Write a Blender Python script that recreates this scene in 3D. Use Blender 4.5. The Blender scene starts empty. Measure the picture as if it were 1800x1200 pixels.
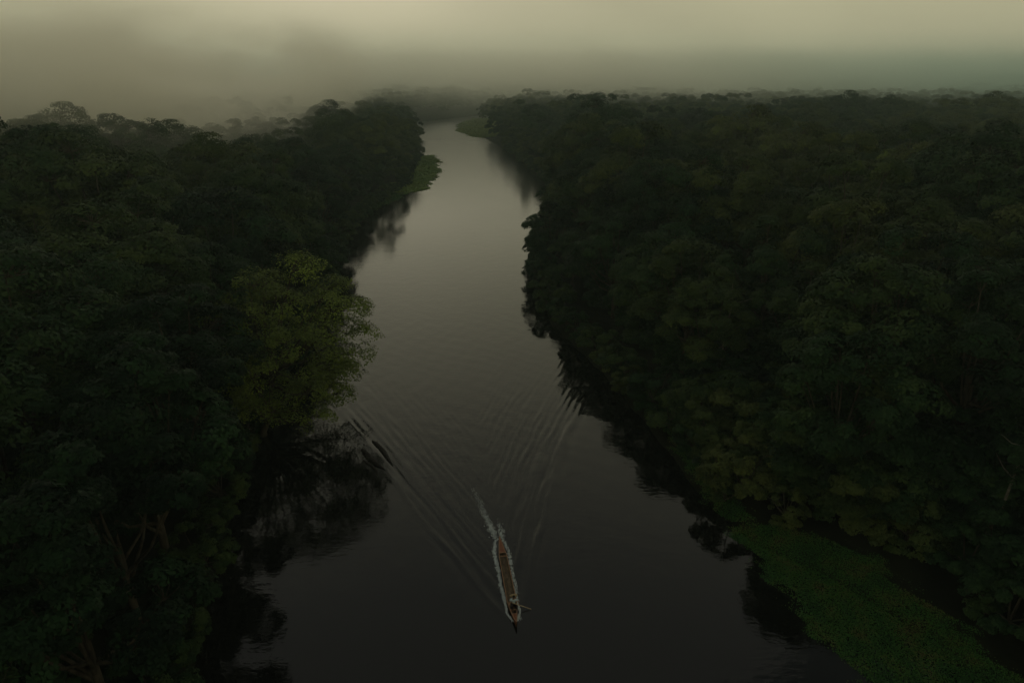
import bpy, bmesh, math, random, time
import numpy as np
from mathutils import Vector, Matrix, noise as mnoise

T0 = time.time()
random.seed(7)
rng = np.random.default_rng(11)
S = bpy.context.scene
COL = S.collection
R = math.radians

# ------------------------------------------------------------------ camera, world, sun, exposure
cam_d = bpy.data.cameras.new('camera')
cam = bpy.data.objects.new('camera', cam_d)
COL.objects.link(cam)
cam.location = (0, 0, 35)
cam.rotation_euler = (R(90 - 21.8), 0, 0)
cam_d.sensor_width = 36
cam_d.lens = 24
cam_d.clip_start = 0.5
cam_d.clip_end = 6000
S.camera = cam

SUN_EL, SUN_AZ = 14, -12          # degrees above the horizon; degrees clockwise from +Y
W = bpy.data.worlds.new('World')
S.world = W
W.use_nodes = True
wn, wl = W.node_tree.nodes, W.node_tree.links
bg = wn['Background']
sky = wn.new('ShaderNodeTexSky')
sky.sky_type = 'NISHITA'
sky.sun_disc = False
sky.sun_elevation = R(SUN_EL)
sky.sun_rotation = R(SUN_AZ)
sky.dust_density = 5
sky.air_density = 1
hs = wn.new('ShaderNodeHueSaturation')
hs.inputs['Saturation'].default_value = 0.5
wl.new(sky.outputs[0], hs.inputs['Color'])
# the unbroken overcast layer: brighter overhead than at the horizon, faintly mottled
tc = wn.new('ShaderNodeTexCoord')
sep = wn.new('ShaderNodeSeparateXYZ')
wl.new(tc.outputs['Generated'], sep.inputs[0])
rmp = wn.new('ShaderNodeValToRGB')
rmp.color_ramp.elements[0].position = 0.0
rmp.color_ramp.elements[0].color = (1.72, 1.60, 1.03, 1)
rmp.color_ramp.elements[1].position = 0.9
rmp.color_ramp.elements[1].color = (0.22, 0.26, 0.305, 1)
e = rmp.color_ramp.elements.new(0.66)
e.color = (0.36, 0.39, 0.385, 1)
e = rmp.color_ramp.elements.new(0.44)
e.color = (1.08, 1.04, 0.66, 1)
e = rmp.color_ramp.elements.new(0.30)
e.color = (1.16, 1.11, 0.64, 1)
wl.new(sep.outputs['Z'], rmp.inputs[0])
cn = wn.new('ShaderNodeTexNoise')
cn.inputs['Scale'].default_value = 2.2
cn.inputs['Detail'].default_value = 4
cmap = wn.new('ShaderNodeMapping')
cmap.inputs['Scale'].default_value = (1, 1, 3)
wl.new(tc.outputs['Generated'], cmap.inputs[0])
wl.new(cmap.outputs[0], cn.inputs['Vector'])
cmr = wn.new('ShaderNodeMapRange')
cmr.inputs['From Min'].default_value = 0.3
cmr.inputs['From Max'].default_value = 0.7
cmr.inputs['To Min'].default_value = 5.6
cmr.inputs['To Max'].default_value = 7.2
wl.new(cn.outputs['Fac'], cmr.inputs[0])
vm = wn.new('ShaderNodeVectorMath')
vm.operation = 'SCALE'
wl.new(rmp.outputs[0], vm.inputs[0])
wl.new(cmr.outputs[0], vm.inputs['Scale'])
vs = wn.new('ShaderNodeVectorMath')
vs.operation = 'SCALE'
wl.new(hs.outputs[0], vs.inputs[0])
vs.inputs['Scale'].default_value = 0.06
va = wn.new('ShaderNodeVectorMath')
va.operation = 'ADD'
wl.new(vm.outputs[0], va.inputs[0])
wl.new(vs.outputs[0], va.inputs[1])
wl.new(va.outputs[0], bg.inputs['Color'])
bg.inputs['Strength'].default_value = 0.1

sd = bpy.data.lights.new('sun', 'SUN')
sd.energy = 0.65
sd.angle = R(90)
sd.color = (1.0, 0.93, 0.78)
sun = bpy.data.objects.new('sun', sd)
COL.objects.link(sun)
sdir = Vector((math.sin(R(SUN_AZ)) * math.cos(R(SUN_EL)), math.cos(R(SUN_AZ)) * math.cos(R(SUN_EL)), math.sin(R(SUN_EL))))
sun.rotation_euler = sdir.to_track_quat('Z', 'Y').to_euler()
sun.location = sdir * 300

S.view_settings.view_transform = 'Standard'
S.view_settings.look = 'None'
S.view_settings.exposure = -1.2
S.view_settings.gamma = 1
S.view_settings.use_curve_mapping = False
S.render.engine = 'CYCLES'
S.cycles.use_denoising = True
S.cycles.max_bounces = 6
S.cycles.diffuse_bounces = 2
S.cycles.glossy_bounces = 3
S.cycles.transmission_bounces = 2
S.cycles.transparent_max_bounces = 4
S.cycles.volume_bounces = 7
S.cycles.volume_step_rate = 0.12
S.cycles.volume_max_steps = 256
S.cycles.caustics_reflective = False
S.cycles.caustics_refractive = False

# ------------------------------------------------------------------ helpers
def tag(o, label=None, cat=None, group=None, kind=None):
    if label: o['label'] = label
    if cat: o['category'] = cat
    if group: o['group'] = group
    if kind: o['kind'] = kind
    return o

def link(name, me, mat=None, parent=None, loc=(0, 0, 0)):
    o = bpy.data.objects.new(name, me)
    COL.objects.link(o)
    if mat and me is not None and len(me.materials) == 0:
        me.materials.append(mat)
    o.location = loc
    o.parent = parent
    return o

def empty(name, loc, rz=0):
    o = bpy.data.objects.new(name, None)
    COL.objects.link(o)
    o.location = loc
    o.rotation_euler = (0, 0, rz)
    o.empty_display_size = 0.5
    return o

def np_mesh(name, co, faces, smooth=False):
    """co (N,3), faces (M,k) of one size"""
    me = bpy.data.meshes.new(name)
    co = np.ascontiguousarray(co, dtype=np.float32)
    faces = np.ascontiguousarray(faces, dtype=np.int32)
    n, k = faces.shape
    me.vertices.add(len(co))
    me.vertices.foreach_set('co', co.ravel())
    me.loops.add(n * k)
    me.loops.foreach_set('vertex_index', faces.ravel())
    me.polygons.add(n)
    me.polygons.foreach_set('loop_start', np.arange(0, n * k, k, dtype=np.int32))
    if smooth:
        me.polygons.foreach_set('use_smooth', np.ones(n, dtype=bool))
    me.update(calc_edges=True)
    return me

def py_mesh(name, v, f, smooth=False):
    me = bpy.data.meshes.new(name)
    me.from_pydata([tuple(p) for p in v], [], f)
    if smooth:
        me.polygons.foreach_set('use_smooth', [True] * len(me.polygons))
    me.update()
    return me

class MB:
    def __init__(s): s.v = []; s.f = []
    def tube(s, pts, rad, seg=8, cap=True):
        pts = [Vector(p) for p in pts]
        b = len(s.v)
        up = Vector((0.13, 0.31, 0.94))
        for i, p in enumerate(pts):
            d = (pts[min(i + 1, len(pts) - 1)] - pts[max(i - 1, 0)]).normalized()
            u = d.cross(up)
            if u.length < 0.1: u = d.cross(Vector((1, 0, 0)))
            u.normalize(); w = d.cross(u)
            r = rad[i] if hasattr(rad, '__len__') else rad
            for k in range(seg):
                a = 2 * math.pi * k / seg
                s.v.append(p + (u * math.cos(a) + w * math.sin(a)) * r)
        for i in range(len(pts) - 1):
            for k in range(seg):
                k2 = (k + 1) % seg
                s.f.append((b + i * seg + k, b + i * seg + k2, b + (i + 1) * seg + k2, b + (i + 1) * seg + k))
        if cap:
            s.f.append(tuple(b + k for k in reversed(range(seg))))
            s.f.append(tuple(b + (len(pts) - 1) * seg + k for k in range(seg)))
    def box(s, c, d, rz=0, bevel=0):
        b = len(s.v)
        c = Vector(c)
        m = Matrix.Rotation(rz, 3, 'Z')
        for z in (-1, 1):
            for x, y in ((-1, -1), (1, -1), (1, 1), (-1, 1)):
                s.v.append(c + m @ Vector((x * d[0] / 2, y * d[1] / 2, z * d[2] / 2)))
        for q in ((0, 3, 2, 1), (4, 5, 6, 7), (0, 1, 5, 4), (1, 2, 6, 5), (2, 3, 7, 6), (3, 0, 4, 7)):
            s.f.append(tuple(b + i for i in q))
    def build(s, name, mat, parent=None, smooth=False, loc=(0, 0, 0)):
        return link(name, py_mesh(name, s.v, s.f, smooth), mat, parent, loc)

# ------------------------------------------------------------------ materials
def mat_new(name):
    m = bpy.data.materials.new(name)
    m.use_nodes = True
    nt = m.node_tree
    return m, nt.nodes, nt.links, nt.nodes['Principled BSDF']

def noise_mat(name, c1, c2, scale=5, rough=0.7, spec=0.3, bump=0.0, bdist=0.01, stretch=(1, 1, 1), detail=4, lo=0.35, hi=0.65):
    m, n, l, b = mat_new(name)
    t = n.new('ShaderNodeTexCoord')
    mp = n.new('ShaderNodeMapping')
    mp.inputs['Scale'].default_value = stretch
    nz = n.new('ShaderNodeTexNoise')
    nz.inputs['Scale'].default_value = scale
    nz.inputs['Detail'].default_value = detail
    l.new(t.outputs['Object'], mp.inputs[0])
    l.new(mp.outputs[0], nz.inputs['Vector'])
    r = n.new('ShaderNodeValToRGB')
    r.color_ramp.elements[0].position = lo
    r.color_ramp.elements[0].color = (*c1, 1)
    r.color_ramp.elements[1].position = hi
    r.color_ramp.elements[1].color = (*c2, 1)
    l.new(nz.outputs['Fac'], r.inputs[0])
    l.new(r.outputs[0], b.inputs['Base Color'])
    b.inputs['Roughness'].default_value = rough
    b.inputs['Specular IOR Level'].default_value = spec
    if bump:
        bp = n.new('ShaderNodeBump')
        bp.inputs['Strength'].default_value = bump
        bp.inputs['Distance'].default_value = bdist
        l.new(nz.outputs['Fac'], bp.inputs['Height'])
        l.new(bp.outputs[0], b.inputs['Normal'])
    return m

def leaf_mat(name, stops, gain=1.0):
    """leaf colour: per-tree 'tint' picks the species hue, per-spray variation and noise vary it"""
    m, n, l, b = mat_new(name)
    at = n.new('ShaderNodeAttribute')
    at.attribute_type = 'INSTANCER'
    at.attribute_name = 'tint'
    sp = n.new('ShaderNodeAttribute')
    sp.attribute_type = 'GEOMETRY'
    sp.attribute_name = 'spray'
    r = n.new('ShaderNodeValToRGB')
    for i, (p, c) in enumerate(stops):
        el = r.color_ramp.elements[i] if i < 2 else r.color_ramp.elements.new(p)
        el.position = p
        el.color = (*c, 1)
    ad = n.new('ShaderNodeMath')
    ad.operation = 'MULTIPLY_ADD'
    l.new(sp.outputs['Fac'], ad.inputs[0])
    ad.inputs[1].default_value = 0.16
    l.new(at.outputs['Fac'], ad.inputs[2])
    l.new(ad.outputs[0], r.inputs[0])
    mr = n.new('ShaderNodeMapRange')
    mr.inputs['From Min'].default_value = -1
    mr.inputs['From Max'].default_value = 1
    mr.inputs['To Min'].default_value = 0.55 * gain
    mr.inputs['To Max'].default_value = 1.5 * gain
    l.new(sp.outputs['Fac'], mr.inputs[0])
    v = n.new('ShaderNodeVectorMath')
    v.operation = 'SCALE'
    l.new(r.outputs[0], v.inputs[0])
    l.new(mr.outputs[0], v.inputs['Scale'])
    l.new(v.outputs[0], b.inputs['Base Color'])
    b.inputs['Roughness'].default_value = 0.62
    b.inputs['Specular IOR Level'].default_value = 0.08
    return m

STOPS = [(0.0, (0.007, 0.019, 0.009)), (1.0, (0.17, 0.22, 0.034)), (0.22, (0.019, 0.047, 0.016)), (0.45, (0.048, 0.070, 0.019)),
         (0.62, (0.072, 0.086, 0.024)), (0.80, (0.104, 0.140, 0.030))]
M_LEAF = leaf_mat('leaves', STOPS)
M_BARK = noise_mat('bark', (0.035, 0.028, 0.02), (0.09, 0.075, 0.055), 3, 0.9, 0.1, 0.5, 0.03, (1, 1, 0.3))
M_DEAD = noise_mat('dead_wood', (0.09, 0.08, 0.065), (0.17, 0.155, 0.13), 6, 0.9, 0.1, 0.3, 0.01)
M_SOIL = noise_mat('soil', (0.008, 0.009, 0.005), (0.018, 0.020, 0.010), 0.4, 0.95, 0.1, 0.6, 0.1)
M_LOG = noise_mat('wet_wood', (0.006, 0.005, 0.004), (0.022, 0.016, 0.012), 5, 0.7, 0.15, 0.6, 0.03, (1, 1, 1))

# ------------------------------------------------------------------ the river outline (world metres, z = 0)
LB = [(-13, -60), (-16, 0), (-19.0, 22), (-20.0, 31.3), (-21.9, 38.4), (-24.2, 48.5), (-26.3, 59.8), (-27.6, 71.5), (-28.2, 85.4), (-29.3, 102.0),
      (-33.4, 125.2), (-36.4, 148.4), (-37.0, 177.1), (-35.5, 202.6), (-33.5, 215.8), (-36.2, 245), (-38.5, 290.6), (-48.0, 372), (-60.0, 440),
      (-72, 470), (-81, 462), (-92, 466)]
FB = [(-84, 478), (-74, 488), (-61.5, 503), (-46.6, 535), (-29.2, 566), (-6, 596), (60, 640), (170, 668), (300, 680)]
RB = [(300, 640), (170, 628), (60, 598), (10, 560), (-14, 520), (-22.5, 470), (-18, 400), (-6.5, 345), (7.5, 256.7), (12.5, 207.5), (10.0, 173.4), (5.2, 138.3),
      (4.2, 114.2), (6.2, 94.3), (9.6, 83.4), (12.6, 73.0), (15.4, 59.8), (17.0, 51.0), (19.6, 44.5), (24.0, 40.5), (28.6, 34.0), (30.2, 26.0), (31, 0), (33, -60)]
POLY = np.array(LB + FB + RB, dtype=float)

def river_sdf(x, y):
    """signed distance to the bank, positive on land"""
    x = np.asarray(x, float); y = np.asarray(y, float)
    d2 = np.full(x.shape, 1e18)
    inside = np.zeros(x.shape, bool)
    n = len(POLY)
    for i in range(n):
        ax, ay = POLY[i]; bx, by = POLY[(i + 1) % n]
        ex, ey = bx - ax, by - ay
        t = np.clip(((x - ax) * ex + (y - ay) * ey) / (ex * ex + ey * ey), 0, 1)
        dx = x - ax - t * ex; dy = y - ay - t * ey
        d2 = np.minimum(d2, dx * dx + dy * dy)
        c = ((ay > y) != (by > y)) & (x < (bx - ax) * (y - ay) / (by - ay + 1e-12) + ax)
        inside ^= c
    d = np.sqrt(d2)
    return np.where(inside, -d, d)

def wob(x, y):
    return (np.sin(x * 0.031 + 1.3) * np.cos(y * 0.023 + 0.4) + 0.6 * np.sin(x * 0.071 - y * 0.053 + 2.0) + 0.4 * np.cos(y * 0.13 + x * 0.09))

def ground_z(x, y):
    d = river_sdf(x, y)
    z = np.where(d > 0, 0.25 + 0.35 * np.minimum(d, 3) / 3 + 1.0 * (1 - np.exp(-np.maximum(d, 0) / 45)), np.maximum(-2.2, 0.25 + d * 0.55))
    z = z + np.where(d > 6, 0.35 * wob(x, y), 0)
    r2 = hill_z(x, y)
    return z + r2

def hill_z(x, y):
    # low rises well beyond the river bend
    z = np.zeros(np.shape(x))
    for cx, cy, sx, sy, h in ((640, 900, 330, 130, 9), (-420, 860, 120, 90, 5), (-260, 420, 110, 90, 4)):
        z = z + h * np.exp(-((x - cx) / sx) ** 2 - ((y - cy) / sy) ** 2)
    return z

def grid_axis(parts):
    out = []
    for a, b, st in parts:
        out += list(np.arange(a, b - 1e-6, st))
    out.append(parts[-1][1])
    return np.array(out)

def rect_grid(name, xs, ys, zf, mat, smooth=True):
    X, Y = np.meshgrid(xs, ys)
    Z = zf(X, Y)
    co = np.stack([X.ravel(), Y.ravel(), Z.ravel()], 1)
    nx, ny = len(xs), len(ys)
    i = np.arange(nx * ny).reshape(ny, nx)
    f = np.stack([i[:-1, :-1], i[:-1, 1:], i[1:, 1:], i[1:, :-1]], -1).reshape(-1, 4)
    return link(name, np_mesh(name, co, f, smooth), mat)

gx = grid_axis([(-1120, -200, 40), (-200, -60, 10), (-60, 60, 1.5), (60, 200, 10), (200, 1120, 40)])
gy = grid_axis([(-300, -20, 20), (-20, 120, 1.5), (120, 320, 4), (320, 700, 6), (700, 1220, 40)])
g = rect_grid('ground', gx, gy, ground_z, M_SOIL)
tag(g, 'dark muddy forest floor sloping down to the river banks', kind='structure')

# ------------------------------------------------------------------ water with the canoe's wake as real relief
BOAT_C = np.array([-0.35, 40.2]); BOAT_A = math.atan2(1.3, 9.2)
FW = np.array([math.sin(BOAT_A), -math.cos(BOAT_A)])     # travel direction
SD = np.array([math.cos(BOAT_A), math.sin(BOAT_A)])
BOW = BOAT_C + FW * 4.3

def wake_h(X, Y):
    dx = X - BOW[0]; dy = Y - BOW[1]
    s = -(dx * FW[0] + dy * FW[1])      # metres astern of the bow
    nn = dx * SD[0] + dy * SD[1]
    an = np.abs(nn)
    # long crests running almost along the two arms; the right-bank arm bends outward a little
    left = nn < 0
    sp = np.maximum(s, 0.0)
    cusp = np.where(left, 0.43 * sp, 0.25 * sp + 0.0042 * sp * sp) + 0.25
    c = (cusp - an) / (1 + sp / 45.0)
    h = np.zeros_like(c)
    for lam, a0, wid, off, drift in ((1.15, 0.055, 1.8, 0.1, 0.0), (0.55, 0.023, 5.0, 1.9, 0.035), (0.40, 0.010, 10.0, 4.2, 0.02)):
        cc = c + drift * sp * 0.4
        env = np.where(c > 0, np.exp(-c / wid), np.exp(-(c / (0.55 * lam)) ** 2))
        ph = 2 * np.pi * cc / lam + off + 1.3 * np.sin(sp * 0.13 + off + 0.9 * np.sin(c * 0.8)) + 0.5 * np.sin(sp * 0.7 + c * 1.7) + 0.35 * np.sin(X * 1.9 + Y * 0.6)
        mod = np.clip(0.55 + 0.45 * np.sin(sp * 0.31 + c * 1.3 + off * 2) + 0.35 * np.sin(sp * 0.83 - c * 2.1 + off), 0.30, 1.3)
        h += a0 * env * mod * np.cos(ph) * np.where(left, 0.62, 0.95)
    near = 1 - np.exp(-sp / 3.0)
    fade = near / (1 + np.exp((sp - 38) / 6)) * (s > 0.05) * np.clip(an / 0.6, 0, 1)
    # short crossed chop in the churned track right behind the hull
    h += 0.004 * np.exp(-(nn / 1.2) ** 2) * (s > 9) * np.exp(-(s - 9) / 9.0) * np.sin(s * 5.1 + nn * 3) * np.sin(nn * 6 + s)
    return h * fade

def ripple_h(X, Y):
    # long low undulation of the current
    a = 0.004 * np.sin(X * 2.1 + 0.7 * Y + 1.3 * np.sin(Y * 0.31)) * np.sin(Y * 1.7 - X * 0.4 + 1.1 * np.sin(X * 0.43))
    return a * (0.4 + 0.6 * (Y > 50))

def water_h(X, Y):
    h = wake_h(X, Y) + ripple_h(X, Y)
    ex = np.clip((X + 33) / 3, 0, 1) * np.clip((27 - X) / 3, 0, 1)
    ey = np.clip((Y - 27) / 2, 0, 1) * np.clip((103 - Y) / 8, 0, 1)
    calm = np.clip(-river_sdf(X, Y) / 5.0, 0.12, 1) if np.size(X) > 10000 else 1.0      # the swell dies in the sheltered water under the banks
    return h * ex * ey * calm

m, n, l, b = mat_new('river_water')
b.inputs['Base Color'].default_value = (0.006, 0.0065, 0.005, 1)
b.inputs['Roughness'].default_value = 0.035
b.inputs['IOR'].default_value = 1.333
b.inputs['Specular IOR Level'].default_value = 0.5
t = n.new('ShaderNodeTexCoord')
def nz(scale, stretch, detail, rot=0):
    mp = n.new('ShaderNodeMapping')
    mp.inputs['Scale'].default_value = stretch
    mp.inputs['Rotation'].default_value = (0, 0, rot)
    q = n.new('ShaderNodeTexNoise')
    q.inputs['Scale'].default_value = scale
    q.inputs['Detail'].default_value = detail
    l.new(t.outputs['Object'], mp.inputs[0]); l.new(mp.outputs[0], q.inputs['Vector'])
    return q
n1 = nz(2.6, (0.45, 1.0, 1), 3, 0.25)
n2 = nz(0.5, (1, 1, 1), 2)
n3 = nz(0.045, (1, 0.6, 1), 2)
mul = n.new('ShaderNodeMath'); mul.operation = 'MULTIPLY'
mr = n.new('ShaderNodeMapRange')
mr.inputs['From Min'].default_value = 0.38; mr.inputs['From Max'].default_value = 0.62
mr.inputs['To Min'].default_value = 0.35; mr.inputs['To Max'].default_value = 1.1
l.new(n3.outputs['Fac'], mr.inputs[0])
l.new(n1.outputs['Fac'], mul.inputs[0]); l.new(mr.outputs[0], mul.inputs[1])
ad = n.new('ShaderNodeMath'); ad.operation = 'MULTIPLY_ADD'
l.new(n2.outputs['Fac'], ad.inputs[0]); ad.inputs[1].default_value = 1.4
l.new(mul.outputs[0], ad.inputs[2])
# the long upstream reach is ruffled by a light breeze; the lower reach lies smooth
wsep = n.new('ShaderNodeSeparateXYZ'); l.new(t.outputs['Object'], wsep.inputs[0])
wrr = n.new('ShaderNodeMapRange'); wrr.interpolation_type = 'SMOOTHSTEP'
for k_, v_ in zip(('From Min', 'From Max', 'To Min', 'To Max'), (70, 400, 0.035, 0.28)): wrr.inputs[k_].default_value = v_
l.new(wsep.outputs['Y'], wrr.inputs[0]); l.new(wrr.outputs[0], b.inputs['Roughness'])
bp = n.new('ShaderNodeBump')
bp.inputs['Strength'].default_value = 1.0
bp.inputs['Distance'].default_value = 0.012
l.new(ad.outputs[0], bp.inputs['Height'])
l.new(bp.outputs[0], b.inputs['Normal'])
M_WATER = m
wx = grid_axis([(-420, -100, 40), (-100, -33, 6.7), (-33, 27, 0.12), (27, 60, 5.5), (60, 420, 40)])
wy = grid_axis([(-100, 27, 12.7), (27, 103, 0.12), (103, 200, 6), (200, 720, 20)])
wo = rect_grid('river_water', wx, wy, water_h, M_WATER)
tag(wo, 'dark smooth river reflecting the pale overcast sky', kind='structure')

# ------------------------------------------------------------------ foliage meshes
def unit(v):
    return v / np.maximum(np.linalg.norm(v, axis=-1, keepdims=True), 1e-9)

def leaf_quads(P, N, L, Wd, spray, rg):
    """rhombic leaves at P facing N"""
    k = len(P)
    rv = unit(rg.normal(size=(k, 3)))
    U = unit(np.cross(N, rv)); V = np.cross(N, U)
    L = L[:, None]; Wd = Wd[:, None]
    co = np.stack([P - U * L * 0.5, P - V * Wd * 0.5 + U * L * 0.05, P + U * L * 0.5 - N * L * 0.12, P + V * Wd * 0.5 + U * L * 0.05], 1).reshape(-1, 3)
    f = np.arange(k * 4).reshape(k, 4)
    return co, f, spray

def foliage_mesh(name, P, N, L, Wd, spray, rg):
    co, f, sp = leaf_quads(P, N, L, Wd, spray, rg)
    me = np_mesh(name, co, f)
    a = me.attributes.new('spray', 'FLOAT', 'FACE')
    a.data.foreach_set('value', sp.astype(np.float32))
    me.materials.append(M_LEAF)
    return me

def make_crown(seed, Rr, H, n_lobes=13, n_sub=15, n_leaf=105, leaf=0.42, z0=0.42, open_=0.0, lean=(0, 0), flat=0.5, low=0.0):
    """returns crown mesh and trunk-with-limbs mesh. Lobes on a dome, each lobe covered in leaf sprays."""
    rg = np.random.default_rng(seed)
    cz = H * z0 + (H - H * z0) * 0.35
    hz = (H - cz)
    lobes = []
    tries = 0
    while len(lobes) < n_lobes and tries < 4000:
        tries += 1
        a = rg.uniform(0, 2 * math.pi)
        el = math.asin(rg.uniform(-0.30 - low, 1.0))
        rr = rg.uniform(0.62, 0.84)
        rl = Rr * rg.uniform(0.27, 0.44)
        p = np.array([math.cos(a) * math.cos(el) * rr * Rr + lean[0] * 0.6, math.sin(a) * math.cos(el) * rr * Rr + lean[1] * 0.6,
                      cz + math.sin(el) * (hz - rl * flat * 0.9) * rg.uniform(0.8, 1.08)])
        if all(np.linalg.norm((p - q[0]) * np.array([1, 1, 1.25])) > 0.60 * (rl + q[1]) for q in lobes) or tries > 3000:
            lobes.append((p, rl))
    P, N, L, Wd, SP = [], [], [], [], []
    subc = []
    for (c, rl) in lobes:
        out0 = np.array([c[0], c[1], 0.0]); out0 = out0 / max(np.linalg.norm(out0), 1e-3)
        lobe_tone = rg.uniform(-0.35, 0.35)
        for j in range(n_sub):
            d = unit(rg.normal(size=3) + np.array([out0[0] * 0.7, out0[1] * 0.7, 0.75]))
            if d[2] < -0.35: d[2] *= -0.5
            rs = rl * rg.uniform(0.30, 0.50)
            sc = c + d * np.array([1, 1, flat + 0.12]) * rl * rg.uniform(0.75, 1.02)
            subc.append((c, sc))
            k = int(n_leaf * rg.uniform(0.6, 1.3) * (1 - 0.5 * open_))
            dd = unit(rg.normal(size=(k, 3)) + d * 0.9 + np.array([0, 0, 0.35]))
            rad = rs * rg.uniform(0.55, 1.15, (k, 1)) ** 0.8
            pp = sc + dd * rad * np.array([1.15, 1.15, 0.55])
            droop = (np.linalg.norm((pp - c)[:, :2], axis=1) / rl) ** 2 * 0.10 * rl
            pp[:, 2] -= droop
            nn = unit(dd * 0.75 + d * 0.45 + np.array([0, 0, 0.35]) + rg.normal(size=(k, 3)) * 0.30)
            P.append(pp); N.append(nn)
            s_ = leaf * rg.uniform(0.6, 1.25, k)
            L.append(s_); Wd.append(s_ * rg.uniform(0.38, 0.62, k))
            SP.append(np.clip(lobe_tone + rg.uniform(-0.45, 0.45) + rg.normal(size=k) * 0.16, -1, 1))
    P = np.concatenate(P); N = np.concatenate(N); L = np.concatenate(L); Wd = np.concatenate(Wd); SP = np.concatenate(SP)
    crown = foliage_mesh('crown', P, N, L, Wd, SP, rg)
    mb = MB()
    tr = Rr * 0.045 + 0.05
    top = Vector((lean[0] * 0.35, lean[1] * 0.35, H * z0 + 0.1 * H))
    mb.tube([(0, 0, -1.0), (lean[0] * 0.03, lean[1] * 0.03, 0.4), (lean[0] * 0.15, lean[1] * 0.15, H * z0 * 0.6), top], [tr * 1.7, tr * 1.15, tr * 0.9, tr * 0.7], 9)
    for (c, rl) in lobes:
        c = Vector(c)
        s0 = Vector((lean[0] * 0.2, lean[1] * 0.2, H * z0 * random.uniform(0.65, 1.05)))
        mid = s0.lerp(c, 0.5) + Vector((0, 0, -0.06 * H))
        mb.tube([s0, mid, c], [tr * 0.5, tr * 0.32, tr * 0.14], 6, cap=False)
    for (c, sc) in subc[::1 if open_ > 0 else 3]:
        c = Vector(c); sc = Vector(sc)
        mb.tube([c - Vector((0, 0, 0.2)), c.lerp(sc, 0.6), sc], [tr * 0.13, tr * 0.08, 0.012], 4, cap=False)
    trunk = py_mesh('trunk', mb.v, mb.f, True)
    trunk.materials.append(M_BARK)
    return crown, trunk

VAR = []
specs = [  # seed, R, H, lobes, sub, leaf n, leaf size
    (1, 6.6, 18.5, 15, 15, 95, 0.40, 0.40, 0.0, 0.50), (2, 6.0, 19.5, 12, 16, 100, 0.38, 0.42, 0.0, 0.62), (3, 7.4, 17.0, 18, 14, 90, 0.42, 0.45, 0.0, 0.42),
    (4, 5.6, 17.5, 11, 16, 95, 0.36, 0.38, 0.0, 0.66), (5, 7.0, 18.0, 14, 17, 95, 0.34, 0.44, 0.15, 0.45), (6, 6.2, 16.0, 16, 13, 100, 0.40, 0.36, 0.0, 0.55),
    (7, 5.2, 15.0, 10, 16, 100, 0.34, 0.30, 0.0, 0.70), (8, 7.8, 19.0, 20, 14, 85, 0.44, 0.46, 0.1, 0.40)]
for s in specs:
    VAR.append((make_crown(s[0], s[1], s[2], s[3], s[4], s[5], s[6], s[7], s[8], (0, 0), s[9]), s[1], s[2]))
# waterside trees whose foliage comes down to the water
EDGE = []
for s in [(21, 4.6, 11.0, 14, 14, 95, 0.32, 0.22), (22, 5.2, 12.5, 16, 14, 95, 0.34, 0.24), (23, 4.0, 9.0, 12, 14, 90, 0.30, 0.20)]:
    EDGE.append((make_crown(s[0], s[1], s[2], s[3], s[4], s[5], s[6], s[7], 0.0, (0, 0), 0.6, low=0.45), s[1], s[2]))
BUSH = []
for s in [(31, 2.5, 3.6, 11, 12, 80, 0.24, 0.14), (32, 2.0, 2.8, 9, 12, 80, 0.22, 0.12), (33, 3.0, 4.6, 13, 12, 85, 0.26, 0.16)]:
    BUSH.append((make_crown(s[0], s[1], s[2], s[3], s[4], s[5], s[6], s[7], 0.0, (0, 0), 0.62, low=0.6), s[1], s[2]))
print('crowns', round(time.time() - T0, 1))

# ------------------------------------------------------------------ where the trees stand
pr = random.Random(5)
cand = []
def in_view_width(x, y, pad=45): return abs(x) < 0.80 * max(y, 0) + pad
y = -6.0
row = 0
while y < 1060:
    st = 10.6 if y < 260 else (10.8 if y < 560 else 13)
    x = -0.80 * max(y, 0) - 52 + (row % 2) * st * 0.5
    while x < 0.80 * max(y, 0) + 52:
        cand.append((x + pr.uniform(-0.33, 0.33) * st, y + pr.uniform(-0.33, 0.33) * st))
        x += st
    y += st * 0.87
    row += 1
cand = np.array(cand)
sdv = river_sdf(cand[:, 0], cand[:, 1])
CP, SPit, CAMZ = math.cos(R(21.8)), math.sin(R(21.8)), 35

def project(x, y, z):
    dep = y * CP + (CAMZ - z) * SPit
    return 900 + 1200 * x / dep, 600 + 1200 * ((CAMZ - z) * CP - y * SPit) / dep, dep

def tint_field(x, y):
    v = 0.5 + 0.5 * math.sin(x * 0.037 + 2.1) * math.cos(y * 0.029 - 0.7)
    return v

trees = []
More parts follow.
